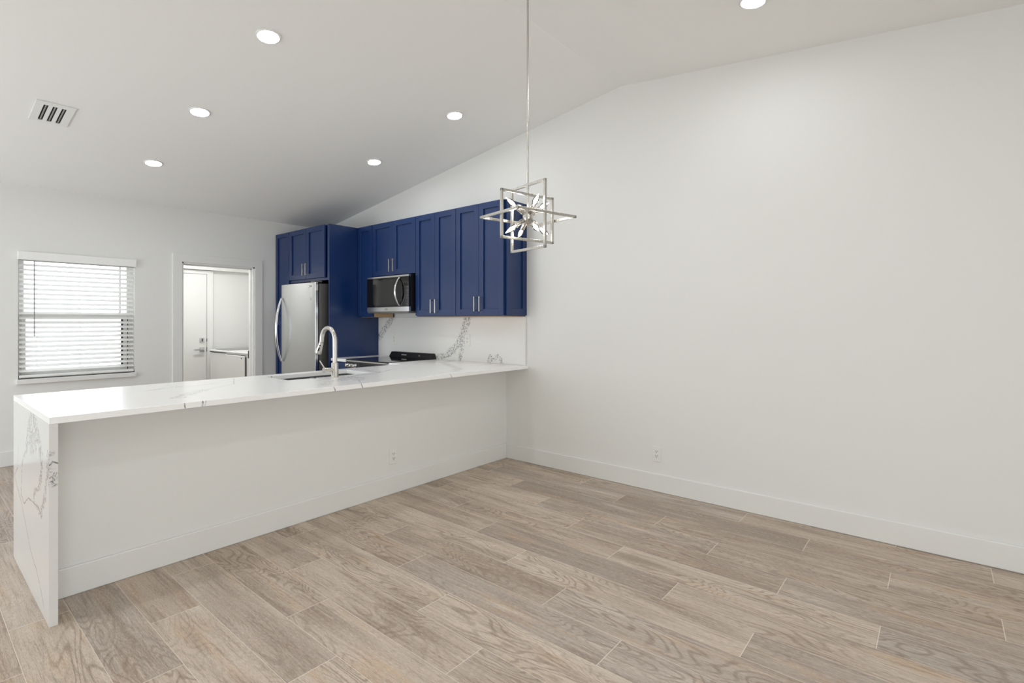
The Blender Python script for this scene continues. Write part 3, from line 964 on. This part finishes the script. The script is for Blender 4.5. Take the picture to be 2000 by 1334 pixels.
pm.build('print', 'print', bko)
text_obj('logo', 'LG', .02, 'print', bko, (3.7475, 4.43, .945), RT)
pn = MB().hexa([(XR - .008, RG0 + .003, .80), (XR + .03, RG0 + .003, .80), (XR + .03, RG1 - .003, .80), (XR - .008, RG1 - .003, .80)],
               [(XR + .006, RG0 + .003, .892), (XR + .03, RG0 + .003, .892), (XR + .03, RG1 - .003, .892), (XR + .006, RG1 - .003, .892)]).build('control_panel', 'blackp', rg)
for y in (4.925, 4.858, 4.79, 4.41, 4.343, 4.275):
    kn = MB().lathe([(.024, 0), (.024, .006), (.019, .008), (.018, .032), (.016, .036), (0, .036)], (XR - .002, y, .852), (-1, 0, .12), 20).build('knob', 'chrome', rg)
MB().box(XR - .001, XR + .01, 4.46, 4.73, .825, .875).build('display', 'black', rg)
od = MB().box(XR - .006, XR + .03, RG0 + .004, RG1 - .004, .20, .795).build('oven_door', 'steel', rg, bevel=.003)
MB().box(XR - .0075, XR - .0055, RG0 + .10, RG1 - .10, .32, .66).build('oven_window', 'black', od)
MB().cyl((XR - .05, RG0 + .06, .745), (XR - .05, RG1 - .06, .745), .012, 14).box(XR - .05, XR - .005, RG0 + .07, RG0 + .09, .735, .755).box(XR - .05, XR - .005, RG1 - .09, RG1 - .07, .735, .755).build('handle', 'chrome', od)
MB().box(XR - .004, XR + .03, RG0 + .004, RG1 - .004, .05, .19).build('storage_drawer', 'steel', rg, bevel=.003)

# ------------------------------------------------------------------ outlets
ol = thing('wall_outlet', 'white duplex outlet low on the white wall beneath the bar top', 'outlet', (2.477, YP, .287), 'white duplex outlets')
ox, oz, oy = 2.477, .287, YP
pl = MB().box(ox - .0365, ox + .0365, oy - .006, oy - .0002, oz - .06, oz + .06).build('cover_plate', 'plastic', ol, bevel=.003)
MB().box(ox - .0165, ox + .0165, oy - .0085, oy - .006, oz - .034, oz + .034).build('receptacle', 'plastic', ol, bevel=.001)
for dz_ in (.019, -.016):
    q = MB()
    q.box(ox - .0085, ox - .0055, oy - .0092, oy - .0084, oz + dz_ - .001, oz + dz_ + .008).box(ox + .0055, ox + .0085, oy - .0092, oy - .0084, oz + dz_ - .001, oz + dz_ + .008)
    q.cyl((ox, oy - .0092, oz + dz_ - .008), (ox, oy - .0084, oz + dz_ - .008), .0028, 10)
    q.build('slots', 'dark', ol)
RR = (0, 0, math.radians(-90))
# the second plate faces into the room from the right wall
def rot_outlet(loc, lab):
    return copy_tree(ol, loc, (0, 0, math.radians(-90)), lab)


rot_outlet((XW, 1.692, .293), 'white duplex outlet low on the long right wall above the baseboard')
rot_outlet((BS, 3.742, 1.131), 'white duplex outlet on the backsplash beside the large grey vein')
rot_outlet((BS, 4.958, 1.116), 'white duplex outlet on the backsplash behind the cooktop')

# ------------------------------------------------------------------ ceiling downlights
th_f = math.atan(SF)
dl = thing('downlight', 'round lit recessed ceiling light nearest the camera in the left row', 'ceiling light', (0, 0, 0), 'round recessed ceiling lights')
MB().lathe([(.074, 0), (.074, -.004), (.066, -.008), (.062, -.008), (.060, -.002), (.060, .002)], (0, 0, 0), n=40).build('trim_ring', 'white', dl)
MB().lathe([(0, -.0045), (.060, -.0045)], (0, 0, 0), n=40).build('diffuser', 'diffuser', dl)


def dl_pose(x, y):
    ang = -math.atan(SF) if y > RY else math.atan(SN)
    return (x, y, ceil_z(y) - .0008), (ang, 0, 0)


l0, r0 = dl_pose(1.477, 3.168)
dl.location = l0; dl.rotation_euler = r0
for x, y, lab in ((1.486, 4.305, 'round lit recessed ceiling light in the middle of the left row'),
                  (1.496, 5.430, 'round lit recessed ceiling light closest to the window wall'),
                  (3.072, 3.170, 'round lit recessed ceiling light above the navy cabinets, left of the chandelier rod'),
                  (3.075, 4.321, 'round lit recessed ceiling light nearest the tall navy panel'),
                  (3.100, .800, 'round lit recessed ceiling light cut by the top edge of the view'),
                  (1.48, .800, 'round recessed ceiling light above the camera, outside the view'),
                  (1.48, -.75, 'round recessed ceiling light directly behind the camera'),
                  (.66, .05, 'added round fill light straight above the camera, out of view'),  # this and the cans below are unseen, added for more light
                  (.66, -1.7, 'added round fill light behind the camera near the added wall opening'),
                  (1.48, -1.9, 'added round fill light behind the camera, right of the added wall opening'),
                  (-.15, .80, 'added round fill light on the ceiling left of the camera'),
                  (-.15, -.75, 'added round fill light on the ceiling behind and left of the camera'),
                  (-.15, 3.17, 'added round fill light left of the bar, outside the view'),
                  (-.15, 4.8, 'added round fill light near the window wall, outside the view')):
    l_, r_ = dl_pose(x, y)
    copy_tree(dl, l_, r_, lab)

# ------------------------------------------------------------------ ceiling vent
vx0, vx1, vy0, vy1 = .62, .835, 4.745, 5.08
vt = thing('ceiling_vent', 'white rectangular air vent with three dark slots in the sloped ceiling', 'vent', (0, 0, 0))
hx, hy = (vx1 - vx0) / 2, (vy1 - vy0) / 2
slots = [(-.062, -.036), (-.013, .013), (.036, .062)]
us = [-hx, hx] + [q for s2 in slots for q in s2]
MB().plate(us, [-hy, -hy + .045, hy - .03, hy], lambda u, v: not (-hy + .045 < v < hy - .03 and any(a < u < b for a, b in slots)),
           lambda u, v, t: (u, v, t), -.008, -.0005).build('face_plate', 'white', vt, bevel=.001)
MB().box(-hx + .01, hx - .01, -hy + .01, hy - .01, -.0006, -.0001).build('backing', 'dark', vt)
for a, b in slots:
    MB().bar(((a + b) / 2, -hy + .055, -.004), ((a + b) / 2, hy - .045, -.004), .008, .002).build('vane', 'grey', vt)
yc_ = (vy0 + vy1) / 2
vt.location = ((vx0 + vx1) / 2, yc_, ceil_z(yc_) - .0005); vt.rotation_euler = (-th_f, 0, 0)

# ------------------------------------------------------------------ chandelier
CX, CY, CZ = 2.231, 1.728, 1.905
ch = thing('chandelier', 'brushed nickel chandelier of three crossing rectangular frames with candle bulbs', 'chandelier', (CX, CY, CZ))
C = Vector((CX, CY, CZ))
ua = Vector((.975, -.222, 0)).normalized(); wa = Vector((.222, .975, 0)).normalized(); za = Vector((0, 0, 1))
zc = ceil_z(CY)
MB().lathe([(0, .0), (.062, .0), (.062, -.012), (.05, -.024), (.012, -.03), (0, -.03)], (CX, CY, zc + .004)).build('canopy', 'nickel', ch)
MB().cyl((CX, CY, CZ + .03), (CX, CY, zc - .02), .0058, 14).cyl((CX, CY, CZ + .52), (CX, CY, CZ + .545), .0075, 14).cyl((CX, CY, CZ + .155), (CX, CY, CZ + .20), .0075, 14).build('rod', 'nickel', ch)


def rect(a, b, A, B, off=Vector((0, 0, 0)), t=.0135):
    n = a.cross(b)
    P = [C + off + a * sx * A / 2 + b * sy * B / 2 for sx, sy in ((-1, -1), (1, -1), (1, 1), (-1, 1))]
    m = MB()
    for i in range(4):
        p, q = P[i], P[(i + 1) % 4]; d = (q - p).normalized() * t / 2
        m.bar(p - d, q + d, t, t, n)
    return m.build('frame', 'nickel', ch, bevel=.001)


rect(ua, wa, .395, .328)
rect(ua, za, .358, .250)
rect(wa, za, .284, .352)
MB().lathe([(.0001, -.045), (.006, -.045), (.008, -.039), (.019, -.035), (.027, -.018), (.029, 0), (.027, .018), (.019, .033), (.010, .036), (.008, .05), (.0001, .05)], C, n=28).build('hub', 'nickel', ch)
for sgn in (1, -1):
    for k in range(4):
        a = math.radians(63 + 90 * k)
        el = math.radians(36) * sgn
        d = Vector((math.cos(a) * math.cos(el), math.sin(a) * math.cos(el), math.sin(el)))
        so = MB().lathe([(.0001, .025), (.009, .025), (.009, .034), (.0125, .036), (.0125, .082), (.0135, .084), (.0135, .090), (.0001, .090)], C, d, 16).build('socket', 'nickel', ch)
        MB().lathe([(.007, .089), (.0085, .096), (.0145, .108), (.0165, .117), (.0148, .131), (.0088, .147), (.0032, .160), (.0002, .166)], C, d, 20).build('bulb', 'glass', so)
        MB().lathe([(.0001, .092), (.004, .096), (.0085, .108), (.0098, .117), (.0085, .130), (.0045, .144), (.0001, .150)], C, d, 14).build('filament', 'bulb', so)
